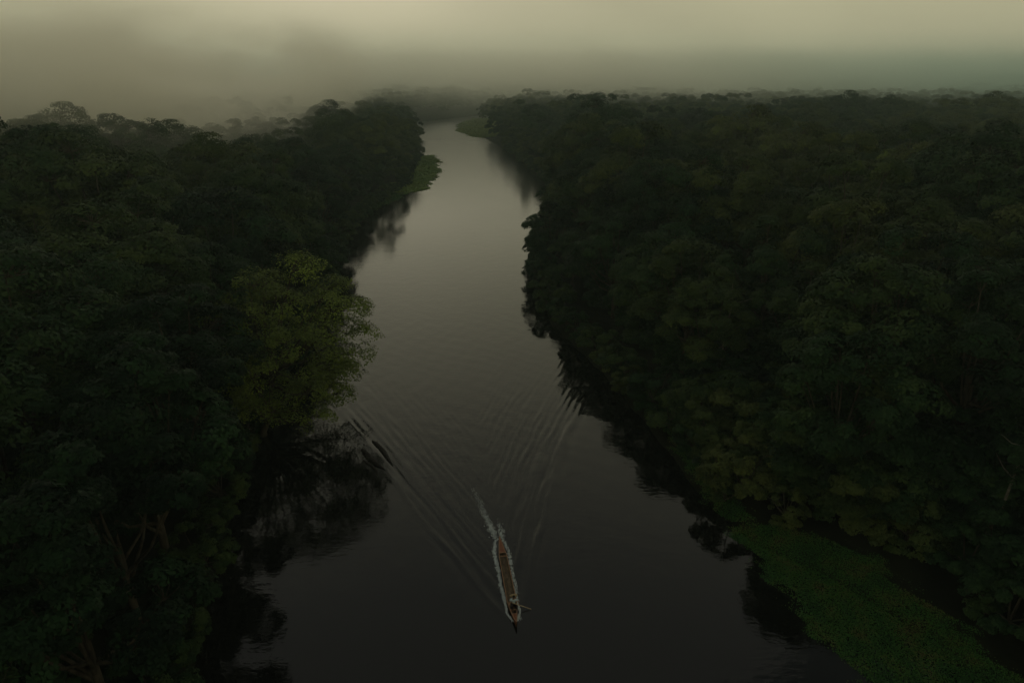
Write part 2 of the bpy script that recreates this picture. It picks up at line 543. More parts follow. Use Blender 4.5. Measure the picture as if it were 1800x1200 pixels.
# clearings: the near floating meadow side and low shrub belt on the right bank
for (x, y), d in zip(cand, sdv):
    if d < 2.6: continue
    near_right = x > 0 and y < 66
    if near_right and d < (11.5 if y < 46 else 7.0): continue         # shrub belt
    if x < 0 and y < 57 and y > 24 and d < 8: continue
    if (x + 26) ** 2 + (y - 69) ** 2 < 40: continue      # the hero tree's place
    hgt = 1.0 + 0.13 * math.sin(x * 0.045 + 0.9) * math.cos(y * 0.038) + pr.uniform(-0.22, 0.26)
    if d < 7 and y < 420:
        k = pr.randrange(len(EDGE)); var = ('E', k); rad, hh = EDGE[k][1], EDGE[k][2]; sc = pr.uniform(0.95, 1.3)
    else:
        k = pr.randrange(len(VAR)); var = ('V', k); rad, hh = VAR[k][1], VAR[k][2]; sc = hgt * pr.uniform(1.0, 1.26)
        if 110 < y <= 190: sc *= 0.92 if x > 0 else 0.86
        if y > 190 and y <= 330: sc *= 0.80 if x > 0 else 0.77
        if y > 330:
            k = pr.choice((0, 1, 3, 5, 6, 1)); var = ('V', k); rad, hh = VAR[k][1], VAR[k][2]; sc = (1.0 + (hgt - 1.0) * 0.4) * pr.uniform(0.84, 1.0)
        if d < 12: sc *= 0.88
        if near_right and y < 52: sc *= 0.74
        elif y < 85: sc = min(sc, 1.08)
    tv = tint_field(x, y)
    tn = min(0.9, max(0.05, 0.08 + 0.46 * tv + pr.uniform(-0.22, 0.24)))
    if y < 75: tn *= 0.25 + 0.5 * max(0, y) / 75      # near-bank shade painted into the leaf tint, deepest closest to the camera
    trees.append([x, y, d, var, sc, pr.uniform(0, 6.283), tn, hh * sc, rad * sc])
def place(xx, yy, kind, k, sc, tn):
    src = {'V': VAR, 'E': EDGE, 'B': BUSH}[kind][k]
    trees.append([xx, yy, float(river_sdf([xx], [yy])[0]), (kind, k), sc, pr.uniform(0, 6.283), tn, src[2] * sc, src[1] * sc])
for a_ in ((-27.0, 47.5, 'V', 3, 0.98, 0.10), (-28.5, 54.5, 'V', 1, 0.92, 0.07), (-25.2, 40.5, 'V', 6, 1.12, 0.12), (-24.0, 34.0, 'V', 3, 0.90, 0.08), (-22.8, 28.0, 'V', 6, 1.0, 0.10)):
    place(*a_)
gz = ground_z(np.array([t[0] for t in trees]), np.array([t[1] for t in trees]))
vis = []
for i, t in enumerate(trees):
    u, v, dep = project(t[0], t[1], t[7] * 0.75 + gz[i])
    rpx = 1200 * t[8] / max(dep, 1)
    ok = dep > 5 and -0.4 * rpx < u < 1800 + 0.4 * rpx and -rpx < v < 1200 + 0.6 * rpx
    vis.append((ok, dep))
order = sorted([i for i in range(len(trees)) if vis[i][0]], key=lambda i: vis[i][1])
solo = set(order[:262])
print('trees', len(trees), 'solo reach', trees[order[261]][1])

# labels that say which one ---------------------------------------------------
ORD = ['first', 'second', 'third', 'fourth', 'fifth', 'sixth', 'seventh', 'eighth', 'ninth', 'tenth', 'eleventh', 'twelfth', 'thirteenth', 'fourteenth', 'fifteenth',
       'sixteenth', 'seventeenth', 'eighteenth', 'nineteenth', 'twentieth']
def colour_word(tn):
    return ('dark bluish green', 'deep green', 'dull olive', 'brownish olive', 'yellow olive')[0 if tn < 0.16 else 1 if tn < 0.34 else 2 if tn < 0.5 else 3 if tn < 0.68 else 4]
def stretch(x, y):
    if x > 0:
        return (('behind the near floating meadow', 46), ('right of the canoe wake', 62), ('across from the drifting logs', 80), ('across from the overhanging tree', 105), ('beyond the right shore bulge', 400))
    return (('abreast of the canoe', 46), ('behind the drifting logs', 62), ('behind the overhanging tree', 82), ('just upriver of the overhanging tree', 108), ('short of the bright weed patch', 400))
def label_set(items, noun, group):
    """items: (obj, x, y, d, tint)"""
    cells = {}
    for it in items:
        o, x, y, d, tn = it
        for name, lim in stretch(x, y):
            if y < lim: break
        rw = min(19, int(max(d, 0) / 9.0))
        cells.setdefault((x > 0, name, rw), []).append(it)
    for (rt, name, rw), its in cells.items():
        its.sort(key=lambda q: q[2])
        rows = 'at the waterside' if rw == 0 else ORD[rw] + ' rank inland'
        for i, (o, x, y, d, tn) in enumerate(its):
            lab = f"{colour_word(tn)} {noun} {rows}, {ORD[min(i, 19)]} upriver {name}"
            tag(o, lab, noun, group)

# individual trees
def add_plant(name, t, z):
    (kind, k) = t[3]
    (cm, tm), _, _ = {'V': VAR, 'E': EDGE, 'B': BUSH}[kind][k]
    root = empty(name, (t[0], t[1], z), t[5])
    root.scale = (t[4], t[4], t[4] * 1.0)
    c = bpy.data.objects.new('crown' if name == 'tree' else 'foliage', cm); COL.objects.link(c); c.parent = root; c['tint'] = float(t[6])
    s = bpy.data.objects.new('trunk' if name == 'tree' else 'stem', tm); COL.objects.link(s); s.parent = root
    return root

items = []
for i in order[:262]:
    t = trees[i]
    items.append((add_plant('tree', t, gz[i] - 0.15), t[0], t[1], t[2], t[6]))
label_set(items, 'tree', 'rainforest trees along the river')

# shrubs along the banks, bushes on the right bank
sh = []
def walk(line, step, y0, y1, off, jit, seed):
    q = random.Random(seed)
    pts = []
    for (ax, ay), (bx, by) in zip(line[:-1], line[1:]):
        L_ = math.hypot(bx - ax, by - ay)
        k = max(1, int(L_ / step))
        for j in range(k):
            f = (j + 0.5) / k
            px, py = ax + (bx - ax) * f, ay + (by - ay) * f
            nx, ny = -(by - ay) / L_, (bx - ax) / L_
            if river_sdf([px + nx], [py + ny])[0] < 0: nx, ny = -nx, -ny
            o_ = off + q.uniform(-jit, jit)
            if y0 <= py <= y1: pts.append((px + nx * o_, py + ny * o_))
    return pts
q = random.Random(3)
for (x, y) in walk(LB, 3.6, 24, 300, 0.9, 0.5, 1): sh.append([x, y, q.randrange(3), q.uniform(0.7, 1.15), q.uniform(0.08, 0.4)])
for (x, y) in walk(RB, 3.4, 47, 330, 1.3, 0.6, 2): sh.append([x, y, q.randrange(3), q.uniform(0.7, 1.15), q.uniform(0.12, 0.5)])
for (x, y, k, sc, tn) in ((20.0, 50.5, 2, 1.15, 0.58), (25.0, 62.0, 2, 1.6, 0.30), (29.0, 57.0, 2, 1.7, 0.24), (33.0, 52.0, 2, 1.7, 0.2), (31.0, 47.5, 2, 1.5, 0.26), (36.5, 46.5, 2, 1.7, 0.2), (36.0, 40.5, 2, 1.5, 0.18), (28.6, 51.5, 2, 1.5, 0.3), (21.5, 54.0, 0, 1.3, 0.45), (24.6, 50.2, 2, 1.0, 0.30), (19.9, 57.5, 2, 1.25, 0.42), (23.4, 58.6, 2, 1.5, 0.50), (20.4, 62.3, 2, 1.35, 0.36),
                           (28.2, 46.2, 2, 1.25, 0.46), (30.8, 43.6, 0, 1.2, 0.38), (25.6, 54.8, 2, 1.45, 0.28), (33.0, 40.0, 0, 1.2, 0.2), (32.8, 35.0, 0, 1.1, 0.22), (34.5, 31.0, 2, 1.0, 0.2), (22.5, 47.0, 0, 0.8, 0.5)):
    sh.append([x, y, k, sc, tn])
items = []
shrub_mass = []
# low growth filling the gaps between the trunks
uq = random.Random(17)
for i_ in range(5200):
    yy = 20 + 320 * uq.random() ** 1.25
    xx = uq.uniform(-1, 1) * (0.8 * yy + 30)
    shrub_mass.append([xx, yy, uq.randrange(3), uq.uniform(1.0, 2.0), uq.uniform(0.0, 0.3)])
um = np.array([p_[:2] for p_ in shrub_mass]); ud = river_sdf(um[:, 0], um[:, 1]); uz = ground_z(um[:, 0], um[:, 1])
shrub_mass = [([p_[0], p_[1], float(d_), ('B', p_[2]), p_[3], uq.uniform(0, 6.28), p_[4]], float(z_) - 0.1) for p_, d_, z_ in zip(shrub_mass, ud, uz) if d_ > (11.0 if p_[0] > 0 and p_[1] < 48 else 9.0)]
for s_ in sh:
    x, y, k, sc, tn = s_
    t = [x, y, float(river_sdf([x], [y])[0]), ('B', k), sc, q.uniform(0, 6.28), tn]
    z = float(ground_z(np.array([x]), np.array([y]))[0])
    if y < 150:
        items.append((add_plant('shrub', t, z - 0.1), x, y, t[2], tn))
    else:
        shrub_mass.append((t, z - 0.1))
label_set(items, 'shrub', 'shrubs along the banks')

# the overhanging yellow-green tree on the left bank: open sprays reaching out over the water
hc, ht = make_crown(77, 8.0, 17.0, 26, 13, 95, 0.27, 0.30, 0.35, (8.8, -1.2), 0.36, low=0.5)
hero = empty('tree', (-28.2, 66.5, 0.3), 0)
tag(hero, 'big yellow-green tree leaning out over the water above the drifting logs', 'tree', 'rainforest trees along the river')
c = link('crown', hc, None, hero); c['tint'] = 0.84
link('trunk', ht, None, hero)

lc, lt = make_crown(79, 5.6, 11.5, 17, 10, 85, 0.25, 0.22, 0.55, (5.4, 0.8), 0.42, low=0.5)
hero2 = empty('tree', (-25.6, 61.5, 0.2), 0)
tag(hero2, 'low feathery tree with thin sprays hanging over the water just above the logs', 'tree', 'rainforest trees along the river')
c = link('crown', lc, None, hero2); c['tint'] = 0.85
link('trunk', lt, None, hero2)

# everything beyond those: one far wood, instanced from the same crowns
def instance_mass(name, pts, srcs, label):
    me = bpy.data.meshes.new(name)
    me.from_pydata([p[0] for p in pts], [], [])
    for an, ty, vals in (('rotz', 'FLOAT', [p[1] for p in pts]), ('scl', 'FLOAT', [p[2] for p in pts]), ('tint', 'FLOAT', [p[3] for p in pts]), ('idx', 'INT', [p[4] for p in pts])):
        a = me.attributes.new(an, ty, 'POINT')
        a.data.foreach_set('value', vals)
    o = link(name, me)
    ng = bpy.data.node_groups.new(name, 'GeometryNodeTree')
    ng.interface.new_socket('Geometry', in_out='INPUT', socket_type='NodeSocketGeometry')
    ng.interface.new_socket('Geometry', in_out='OUTPUT', socket_type='NodeSocketGeometry')
    N_, L_ = ng.nodes, ng.links
    gi = N_.new('NodeGroupInput'); go = N_.new('NodeGroupOutput')
    jn = N_.new('GeometryNodeGeometryToInstance')
    for so in reversed(srcs):
        oi = N_.new('GeometryNodeObjectInfo')
        oi.inputs['Object'].default_value = so
        oi.inputs['As Instance'].default_value = False
        L_.new(oi.outputs['Geometry'], jn.inputs[0])
    ip = N_.new('GeometryNodeInstanceOnPoints')
    L_.new(gi.outputs[0], ip.inputs['Points'])
    L_.new(jn.outputs[0], ip.inputs['Instance'])
    ip.inputs['Pick Instance'].default_value = True
    def attr(nm, ty):
        a = N_.new('GeometryNodeInputNamedAttribute'); a.data_type = ty; a.inputs[0].default_value = nm
        return a.outputs[0]
    L_.new(attr('idx', 'INT'), ip.inputs['Instance Index'])
    cx = N_.new('ShaderNodeCombineXYZ'); L_.new(attr('rotz', 'FLOAT'), cx.inputs[2]); L_.new(cx.outputs[0], ip.inputs['Rotation'])
    L_.new(attr('scl', 'FLOAT'), ip.inputs['Scale'])
    L_.new(ip.outputs[0], go.inputs[0])
    md = o.modifiers.new('scatter', 'NODES'); md.node_group = ng
    return tag(o, label, kind='stuff')

first = {}
for o in bpy.data.objects:
    if o.type == 'MESH' and o.name.split('.')[0] in ('crown', 'foliage') and o.data.name not in first:
        first[o.data.name] = o
srcs = [first[v[0][0].name] for v in VAR] + [first[v[0][0].name] for v in EDGE if v[0][0].name in first]
pts = []
for i, t in enumerate(trees):
    if i in solo: continue
    kind, k = t[3]
    if kind == 'E' and len(srcs) < len(VAR) + len(EDGE): kind, k = 'V', k
    pts.append(((t[0], t[1], float(gz[i]) - 0.15), t[5], t[4], t[6], k if kind == 'V' else len(VAR) + k))
instance_mass('forest', pts, srcs, 'far rainforest canopy fading into fog beyond the nearer trees')
pts = [((t[0], t[1], z), t[5], t[4], t[6], t[3][1]) for t, z in shrub_mass]
instance_mass('undergrowth', pts, [first[v[0][0].name] for v in BUSH], 'low undergrowth between the trunks and along the distant banks')
print('forest', round(time.time() - T0, 1))

# ------------------------------------------------------------------ floating plants
def plant_mat(name, stops, scale):
    m, n, l, b = mat_new(name)
    t = n.new('ShaderNodeTexCoord')
    z = n.new('ShaderNodeTexNoise'); z.inputs['Scale'].default_value = scale; z.inputs['Detail'].default_value = 5
    l.new(t.outputs['Object'], z.inputs['Vector'])
    sp = n.new('ShaderNodeAttribute'); sp.attribute_type = 'GEOMETRY'; sp.attribute_name = 'spray'
    ad = n.new('ShaderNodeMath'); ad.operation = 'MULTIPLY_ADD'
    l.new(sp.outputs['Fac'], ad.inputs[0]); ad.inputs[1].default_value = 0.13; l.new(z.outputs['Fac'], ad.inputs[2])
    r = n.new('ShaderNodeValToRGB')
    for i, (p, c) in enumerate(stops):
        el = r.color_ramp.elements[i] if i < 2 else r.color_ramp.elements.new(p)
        el.position = p; el.color = (*c, 1)
    l.new(ad.outputs[0], r.inputs[0]); l.new(r.outputs[0], b.inputs['Base Color'])
    b.inputs['Roughness'].default_value = 0.6; b.inputs['Specular IOR Level'].default_value = 0.2
    return m
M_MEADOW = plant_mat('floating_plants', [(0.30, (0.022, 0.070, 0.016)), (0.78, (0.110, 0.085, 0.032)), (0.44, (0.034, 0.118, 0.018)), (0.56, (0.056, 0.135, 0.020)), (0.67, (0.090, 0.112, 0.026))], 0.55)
M_WEED = plant_mat('bright_weed', [(0.30, (0.12, 0.20, 0.022)), (0.75, (0.20, 0.25, 0.035)), (0.5, (0.16, 0.25, 0.03))], 0.08)
M_SPIT = plant_mat('spit_weed', [(0.30, (0.15, 0.19, 0.025)), (0.75, (0.22, 0.24, 0.035)), (0.5, (0.17, 0.22, 0.03))], 0.05)

def pip(poly, x, y):
    ins = np.zeros(x.shape, bool); d2 = np.full(x.shape, 1e9)
    n_ = len(poly)
    for i in range(n_):
        ax, ay = poly[i]; bx, by = poly[(i + 1) % n_]
        ins ^= ((ay > y) != (by > y)) & (x < (bx - ax) * (y - ay) / (by - ay + 1e-12) + ax)
        ex, ey = bx - ax, by - ay
        t = np.clip(((x - ax) * ex + (y - ay) * ey) / (ex * ex + ey * ey + 1e-9), 0, 1)
        d2 = np.minimum(d2, (x - ax - t * ex) ** 2 + (y - ay - t * ey) ** 2)
    return np.where(ins, np.sqrt(d2), -np.sqrt(d2))

def plants(name, poly, count, leaf, ht, mat, label, edge=0.6, seed=1, wobble=0.5, wscale=1.2):
    rg = np.random.default_rng(seed)
    poly = np.array(poly, float)
    lo, hi = poly.min(0) - edge * 2, poly.max(0) + edge * 2
    P = np.zeros((0, 2))
    while len(P) < count:
        p = rg.uniform(lo, hi, (count * 3, 2))
        d = pip(poly, p[:, 0], p[:, 1])
        w = wobble * (np.sin(p[:, 0] * wscale * 1.7 + np.sin(p[:, 1] * wscale) * 2) + np.sin(p[:, 1] * wscale * 1.3 + p[:, 0] * wscale * 0.6) + 0.7 * np.sin(p[:, 0] * wscale * 4.1 + p[:, 1] * wscale * 3.3)) * 0.5
        keep = rg.uniform(0, 1, len(p)) < 1 / (1 + np.exp(-(d + w) / (edge * 0.22)))
        P = np.concatenate([P, p[keep]])
    P = P[:count]
    d = pip(poly, P[:, 0], P[:, 1])
    tuft = 0.5 + 0.5 * np.sin(P[:, 0] * 2.3 / max(leaf * 6, .8) + 1) * np.cos(P[:, 1] * 2.9 / max(leaf * 6, .8))
    gzv = np.maximum(0, ground_z(P[:, 0], P[:, 1]))
    z = gzv + 0.012 + rg.uniform(0, 1, count) ** 1.6 * ht * (0.35 + 0.65 * tuft) * np.clip(0.25 + d / (edge * 3), 0.1, 1)
    N_ = unit(np.stack([rg.normal(size=count) * 0.4, rg.normal(size=count) * 0.4, np.ones(count)], 1))
    L_ = leaf * rg.uniform(0.6, 1.4, count)
    co, f, sp = leaf_quads(np.stack([P[:, 0], P[:, 1], z], 1), N_, L_, L_ * rg.uniform(0.5, 0.85, count), rg.uniform(-1, 1, count), rg)
    me = np_mesh(name, co, f)
    a = me.attributes.new('spray', 'FLOAT', 'FACE'); a.data.foreach_set('value', sp.astype(np.float32))
    o = link(name, me, mat)
    return tag(o, label, kind='stuff')

plants('floating_meadow', [(17.9, 45.4), (18.9, 42.0), (20.0, 38.0), (20.7, 34.4), (21.5, 31.1), (22.6, 27.5), (24, 22), (32, 22), (31, 30), (29.5, 36), (27.5, 41.0), (24.0, 44.8), (20.5, 46.6)],
       85000, 0.10, 0.18, M_MEADOW, 'green mat of floating plants with brown patches along the near right bank', 0.7, 2, 0.75, 1.0)
plants('floating_fringe', [(17.9, 46.5), (17.0, 51.0), (16.0, 59.8), (15.2, 73.0), (14.0, 80), (15.6, 80), (16.6, 73), (17.6, 60), (18.6, 52), (20, 47)],
       13000, 0.13, 0.12, M_MEADOW, 'thin fringe of floating leaves under the right bank shrubs', 0.5, 3)
plants('weed_mat', [(-40.5, 303), (-34.2, 304), (-31.6, 292), (-29.0, 272), (-27.0, 256), (-26.6, 234), (-28.0, 214), (-31, 207), (-36, 205), (-38, 240), (-40, 280)],
       14000, 0.7, 0.5, M_WEED, 'bright green weed mat bulging into the river off the left bank', 1.6, 4, 1.6, 0.22)
plants('dull_weed', [(-31.5, 210), (-33.0, 196), (-36.5, 184), (-39.5, 178), (-42, 190), (-39, 205)], 5000, 0.5, 0.4, M_MEADOW, 'dull weed fringe along the foot of the left bank trees', 1.0, 5, 0.8, 0.3)
plants('grassy_spit', [(-33.6, 440), (-35.6, 468), (-34.5, 500), (-28, 535), (-8, 540), (-8, 420), (-9.5, 384), (-17, 384), (-23, 394), (-29, 413)],
       26000, 1.1, 0.6, M_SPIT, 'yellow-green grassy spit reaching into the river at the far bend', 1.6, 6, 1.0, 0.12)

# ------------------------------------------------------------------ foam along the canoe
M_FOAM = noise_mat('foam', (0.50, 0.55, 0.50), (0.72, 0.76, 0.70), 8, 0.6, 0.3)
def foam():
    rg = np.random.default_rng(9)
    P, L_ = [], []
    def w2(s, nside):  # s metres astern of bow, nside lateral
        return BOW + (-FW) * s + SD * nside
    def half_w(s):
        return np.clip(np.minimum(s * 0.30, (9.2 - s) * 0.26), 0.0, 0.33)
    for side, s0, s1, k in ((-1, 0.2, 16.5, 4200), (1, 0.2, 12.0, 2300)):
        s = s0 + (s1 - s0) * rg.uniform(0, 1, k)
        d = np.where(s < 9, 0, 0.16 * (s - 9)) if side < 0 else np.where(s < 9, 0, 0.05 * (s - 9))
        wave = 0.03 * np.sin(s * 2.1) + 0.015 * np.sin(s * 6.7 + 1)
        base = half_w(s) + 0.09 + 0.05 * (s / 9) + d * (1 if side < 0 else 0.3) + (0.10 if side < 0 else 0.05) * np.clip(s / 5, 0, 1)
        spread = np.where(s < 2, 0.035, 0.075) * (1 + 0.8 * (s > 9))
        nn = base + wave + rg.normal(size=k) * spread
        nn = np.maximum(nn, half_w(s) + 0.05)
        dens = (0.38 + 0.62 * np.clip(np.sin(s * 1.3 + side) * 0.4 + 0.45 + 0.35 * np.sin(s * 4.7 + side * 2) * np.sin(s * 11.3), 0, 1)) * np.clip((s1 - s) / 4, 0.05, 1)
        if side > 0: dens = dens * np.where((s > 4.2) & (s < 6), 0.45, 1)
        keep = rg.uniform(0, 1, k) < dens
        s, nn = s[keep], nn[keep]
        p = BOW[None] - FW[None] * s[:, None] + SD[None] * (side * nn)[:, None]
        P.append(p); L_.append(rg.uniform(0.02, 0.075, len(p)) * np.where(s > 11, 0.7, 1))
    # small bow splash and paddle ring
    k = 90
    p = BOW[None] + SD[None] * (0.28 + 0.1 * rg.normal(size=k))[:, None] - FW[None] * (0.5 + 0.15 * rg.normal(size=k))[:, None]
    P.append(p); L_.append(rg.uniform(0.02, 0.05, k))
    P = np.concatenate(P); L_ = np.concatenate(L_)
    k = len(P)
    z = water_h(P[:, 0], P[:, 1]) + 0.008 + rg.uniform(0, 0.014, k)
    U = -FW[None] + rg.normal(size=(k, 2)) * 0.45
    U = U / np.linalg.norm(U, axis=1, keepdims=True)
    V = np.stack([-U[:, 1], U[:, 0]], 1)
    pts = []
    nv = 6
    for j in range(nv):
        a = 2 * math.pi * j / nv
        r_ = rg.uniform(0.6, 1.2, k)
        q_ = P + U * (math.cos(a) * L_ * 1.1 * r_)[:, None] + V * (math.sin(a) * L_ * 0.42 * r_)[:, None]
        pts.append(np.concatenate([q_, (z + rg.uniform(-0.002, 0.004, k))[:, None]], 1))
    co = np.stack(pts, 1).reshape(-1, 3)
    me = np_mesh('foam', co, np.arange(k * nv).reshape(k, nv))
    tag(link('foam', me, M_FOAM), 'pale foam streaks trailing along both sides of the canoe', kind='stuff')
foam()

# ------------------------------------------------------------------ canoe
M_HULL = noise_mat('red_brown_wood', (0.20, 0.070, 0.034), (0.35, 0.14, 0.070), 7, 0.75, 0.25, 0.4, 0.01, (4, 0.6, 4))
M_INNER = noise_mat('muddy_wood', (0.07, 0.046, 0.026), (0.20, 0.14, 0.078), 3.2, 0.8, 0.25, 0.6, 0.01, (3, 0.8, 3))
M_RIM = noise_mat('pale_wood', (0.30, 0.16, 0.085), (0.42, 0.24, 0.14), 9, 0.7, 0.2, 0.3, 0.004, (3, 0.6, 3))
canoe = empty('canoe', (BOAT_C[0], BOAT_C[1], 0), BOAT_A)
tag(canoe, 'long slim red-brown dugout canoe running down the middle of the river', 'canoe')
HL = 4.65
def cw(y):      # half width at the gunwale; bow at y=-HL
    s = (y + HL) / (2 * HL)
    f = min(1, s / 0.24) ** 0.75 if s < 0.24 else min(1, (1 - s) / 0.24) ** 0.72
    return max(0.012, f * (0.36 - 0.07 * s))
def cg(y):      # gunwale height
    a = max(0, (-y - 2.6) / 2.05)
    b_ = max(0, (y - 3.0) / 1.65)
    return 0.24 + 0.24 * a * a + 0.13 * b_ * b_
ys = [(-HL + 2 * HL * i / 60) for i in range(61)]
v, f = [], []
prof_o = [(-1, 1.0), (-1.0, 0.45), (-0.86, -0.05), (-0.5, -0.36), (0, -0.45), (0.5, -0.36), (0.86, -0.05), (1.0, 0.45), (1, 1.0)]
for y in ys:
    w_, g_ = cw(y), cg(y)
    k_ = (abs(y) / HL) ** 6
    for (px, pz) in prof_o:
        zz = pz * g_ if pz > 0 else pz * 0.24 * (1 - k_) + k_ * 0.1 * (pz + 0.45)
        xx = px * w_ * (1 if pz > 0.9 else 0.98 if pz > 0.3 else 0.93)
        v.append((xx, y, zz))
for i in range(60):
    for k in range(8):
        a = i * 9 + k
        f.append((a, a + 9, a + 10, a + 1))
nb = len(v)
prof_i = [(1, 1.0), (0.9, 0.5), (0.72, 0.16), (0, 0.10), (-0.72, 0.16), (-0.9, 0.5), (-1, 1.0)]
for y in ys:
    w_, g_ = max(0.006, cw(y) - 0.035), cg(y)
    for (px, pz) in prof_i:
        v.append((px * w_, y, pz * g_ + 0.001))
for i in range(60):
    for k in range(6):
        a = nb + i * 7 + k
        f.append((a, a + 7, a + 8, a + 1))
hull_me = py_mesh('hull', v, f, True)
hull_me.materials.append(M_HULL); hull_me.materials.append(M_INNER)
for i, p in enumerate(hull_me.polygons):
    p.material_index = 1 if i >= 480 else 0
link('hull', hull_me, None, canoe)
for sgn in (-1, 1):      # gunwale rails
    v, f = [], []
    for y in ys:
        w_, g_ = cw(y), cg(y)
        for dx, dz in ((-0.040, 0.0), (0.014, 0.0), (0.014, 0.026), (-0.040, 0.026)):
            v.append((sgn * max(0.004, w_ + dx), y, g_ + dz - 0.004))
    for i in range(60):
        for k in range(4):
            a, b_ = i * 4 + k, i * 4 + (k + 1) % 4
            f.append((a, b_, b_ + 4, a + 4) if sgn > 0 else (a, a + 4, b_ + 4, b_))
    f.append((0, 3, 2, 1)); f.append(tuple(240 + k for k in range(4)))
    link('gunwale', py_mesh('gunwale', v, f), M_RIM, canoe)
def deck(name, ya, yb, mat, dz=0.006):
    v, f = [], []
    k = 12
    for i in range(k + 1):
        y = ya + (yb - ya) * i / k
        w_ = max(0.004, cw(y) - 0.038); g_ = cg(y)
        for (px, pz) in ((-1, 0), (0, 0.018), (1, 0)): v.append((px * w_, y, g_ + dz + pz))
        for (px, pz) in ((-1, 0), (0, 0.018), (1, 0)): v.append((px * w_, y, g_ + dz + pz - 0.024))
    for i in range(k):
        for j in range(2):
            a = i * 6 + j
            f.append((a, a + 1, a + 7, a + 6)); f.append((a + 3, a + 9, a + 10, a + 4))
    e0 = k * 6
    f.append((e0, e0 + 1, e0 + 4, e0 + 3)); f.append((e0 + 1, e0 + 2, e0 + 5, e0 + 4))
    return link(name, py_mesh(name, v, f), mat, canoe)
tag(deck('stern_deck', 4.55, 2.85, M_HULL), 'red triangular stern deck')
tag(deck('bow_deck', -4.55, -3.75, M_HULL), 'small orange-brown bow deck')
def thwart(y, wd=0.07, dz=0.012):
    mb = MB(); w_ = cw(y) - 0.02
    mb.box((0, y, cg(y) + dz), (2 * w_, wd, 0.03))
    mb.build('thwart', M_RIM, canoe)
thwart(2.80); thwart(2.38); thwart(-3.28); thwart(-3.72, 0.05)
mb = MB(); mb.box((0, -2.62, 0.20), (2 * (cw(-2.6) - 0.055), 0.24, 0.03)); mb.build('seat', M_RIM, canoe)
# ------------------------------------------------------------------ person and paddle
M_SKIN = noise_mat('skin', (0.20, 0.105, 0.06), (0.24, 0.13, 0.075), 20, 0.5, 0.4)
M_SHIRT = noise_mat('pale_blue_cloth', (0.42, 0.56, 0.66), (0.70, 0.76, 0.80), 6, 0.9, 0.1, 0.4, 0.01)
M_PANTS = noise_mat('dark_cloth', (0.022, 0.014, 0.018), (0.045, 0.028, 0.032), 10, 0.9, 0.1)
M_HAIR = noise_mat('dark_hair', (0.008, 0.006, 0.005), (0.02, 0.015, 0.012), 30, 0.6, 0.3)
M_STRAW = noise_mat('straw', (0.55, 0.42, 0.26), (0.70, 0.56, 0.38), 25, 0.8, 0.1, 0.3, 0.003)

def skin_obj(name, verts, edges, radii, mat, parent, root=0, sub=2):
    me = bpy.data.meshes.new(name)
    me.from_pydata(verts, edges, [])
    o = link(name, me, None, parent)
    md = o.modifiers.new('skin', 'SKIN')
    md.use_smooth_shade = True
    if len(me.skin_vertices) == 0:
        return o
    for i, r_ in enumerate(radii):
        sv = me.skin_vertices[0].data[i]
        sv.radius = (r_, r_) if not hasattr(r_, '__len__') else r_
        sv.use_root = (i == root)
    md.branch_smoothing = 0.6
    ss = o.modifiers.new('sub', 'SUBSURF'); ss.levels = sub; ss.render_levels = sub
    me.materials.append(mat)
    return o

# local frame: x to the person's left (world +X), -y forward, z up; origin on the water under the hips
person = empty('person', (0.10, 37.52, 0), BOAT_A)
tag(person, 'person in a pale blue shirt and straw hat paddling near the canoe bow', 'person')
LH = Vector((0.36, -0.36, 0.43)); RH = Vector((-0.17, -0.34, 0.71))      # hands on the shaft
V_ = [(0, 0.02, 0.30), (0, 0.0, 0.46), (0, -0.05, 0.64), (0, -0.10, 0.79), (0, -0.13, 0.87), (0, -0.15, 0.95), (0, -0.165, 1.04),
      (0.17, -0.09, 0.76), (0.33, -0.16, 0.58), tuple(LH + Vector((-0.03, 0.09, 0.05))),
      (-0.17, -0.09, 0.76), (-0.31, -0.20, 0.62), tuple(RH + Vector((-0.03, 0.09, -0.01))),
      (0.11, -0.06, 0.31), (0.17, -0.44, 0.47), (0.13, -0.60, 0.13), (0.12, -0.76, 0.10),
      (-0.11, -0.06, 0.31), (-0.17, -0.44, 0.47), (-0.13, -0.60, 0.13), (-0.12, -0.76, 0.10)]
E_ = [(0, 1), (1, 2), (2, 3), (3, 4), (4, 5), (5, 6), (3, 7), (7, 8), (8, 9), (3, 10), (10, 11), (11, 12), (0, 13), (13, 14), (14, 15), (15, 16), (0, 17), (17, 18), (18, 19), (19, 20)]
R_ = [0.13, 0.115, 0.125, 0.10, 0.05, 0.075, 0.08, 0.055, 0.038, 0.026, 0.055, 0.038, 0.026, 0.085, 0.055, 0.038, 0.03, 0.085, 0.055, 0.038, 0.03]
body = skin_obj('body', V_, E_, R_, M_SKIN, person)
print('skin', len(body.data.skin_vertices))
skin_obj('shirt', V_[0:4] + [(0.17, -0.09, 0.76), (0.29, -0.135, 0.63), (-0.17, -0.09, 0.76), (-0.275, -0.165, 0.665)],
         [(0, 1), (1, 2), (2, 3), (3, 4), (4, 5), (3, 6), (6, 7)], [0.155, 0.155, 0.17, 0.14, 0.105, 0.08, 0.105, 0.08], M_SHIRT, person)
skin_obj('trousers', [V_[0], V_[13], V_[14], (0.14, -0.57, 0.20), V_[17], V_[18], (-0.14, -0.57, 0.20)], [(0, 1), (1, 2), (2, 3), (0, 4), (4, 5), (5, 6)],
         [0.15, 0.105, 0.075, 0.062, 0.105, 0.075, 0.062], M_PANTS, person)
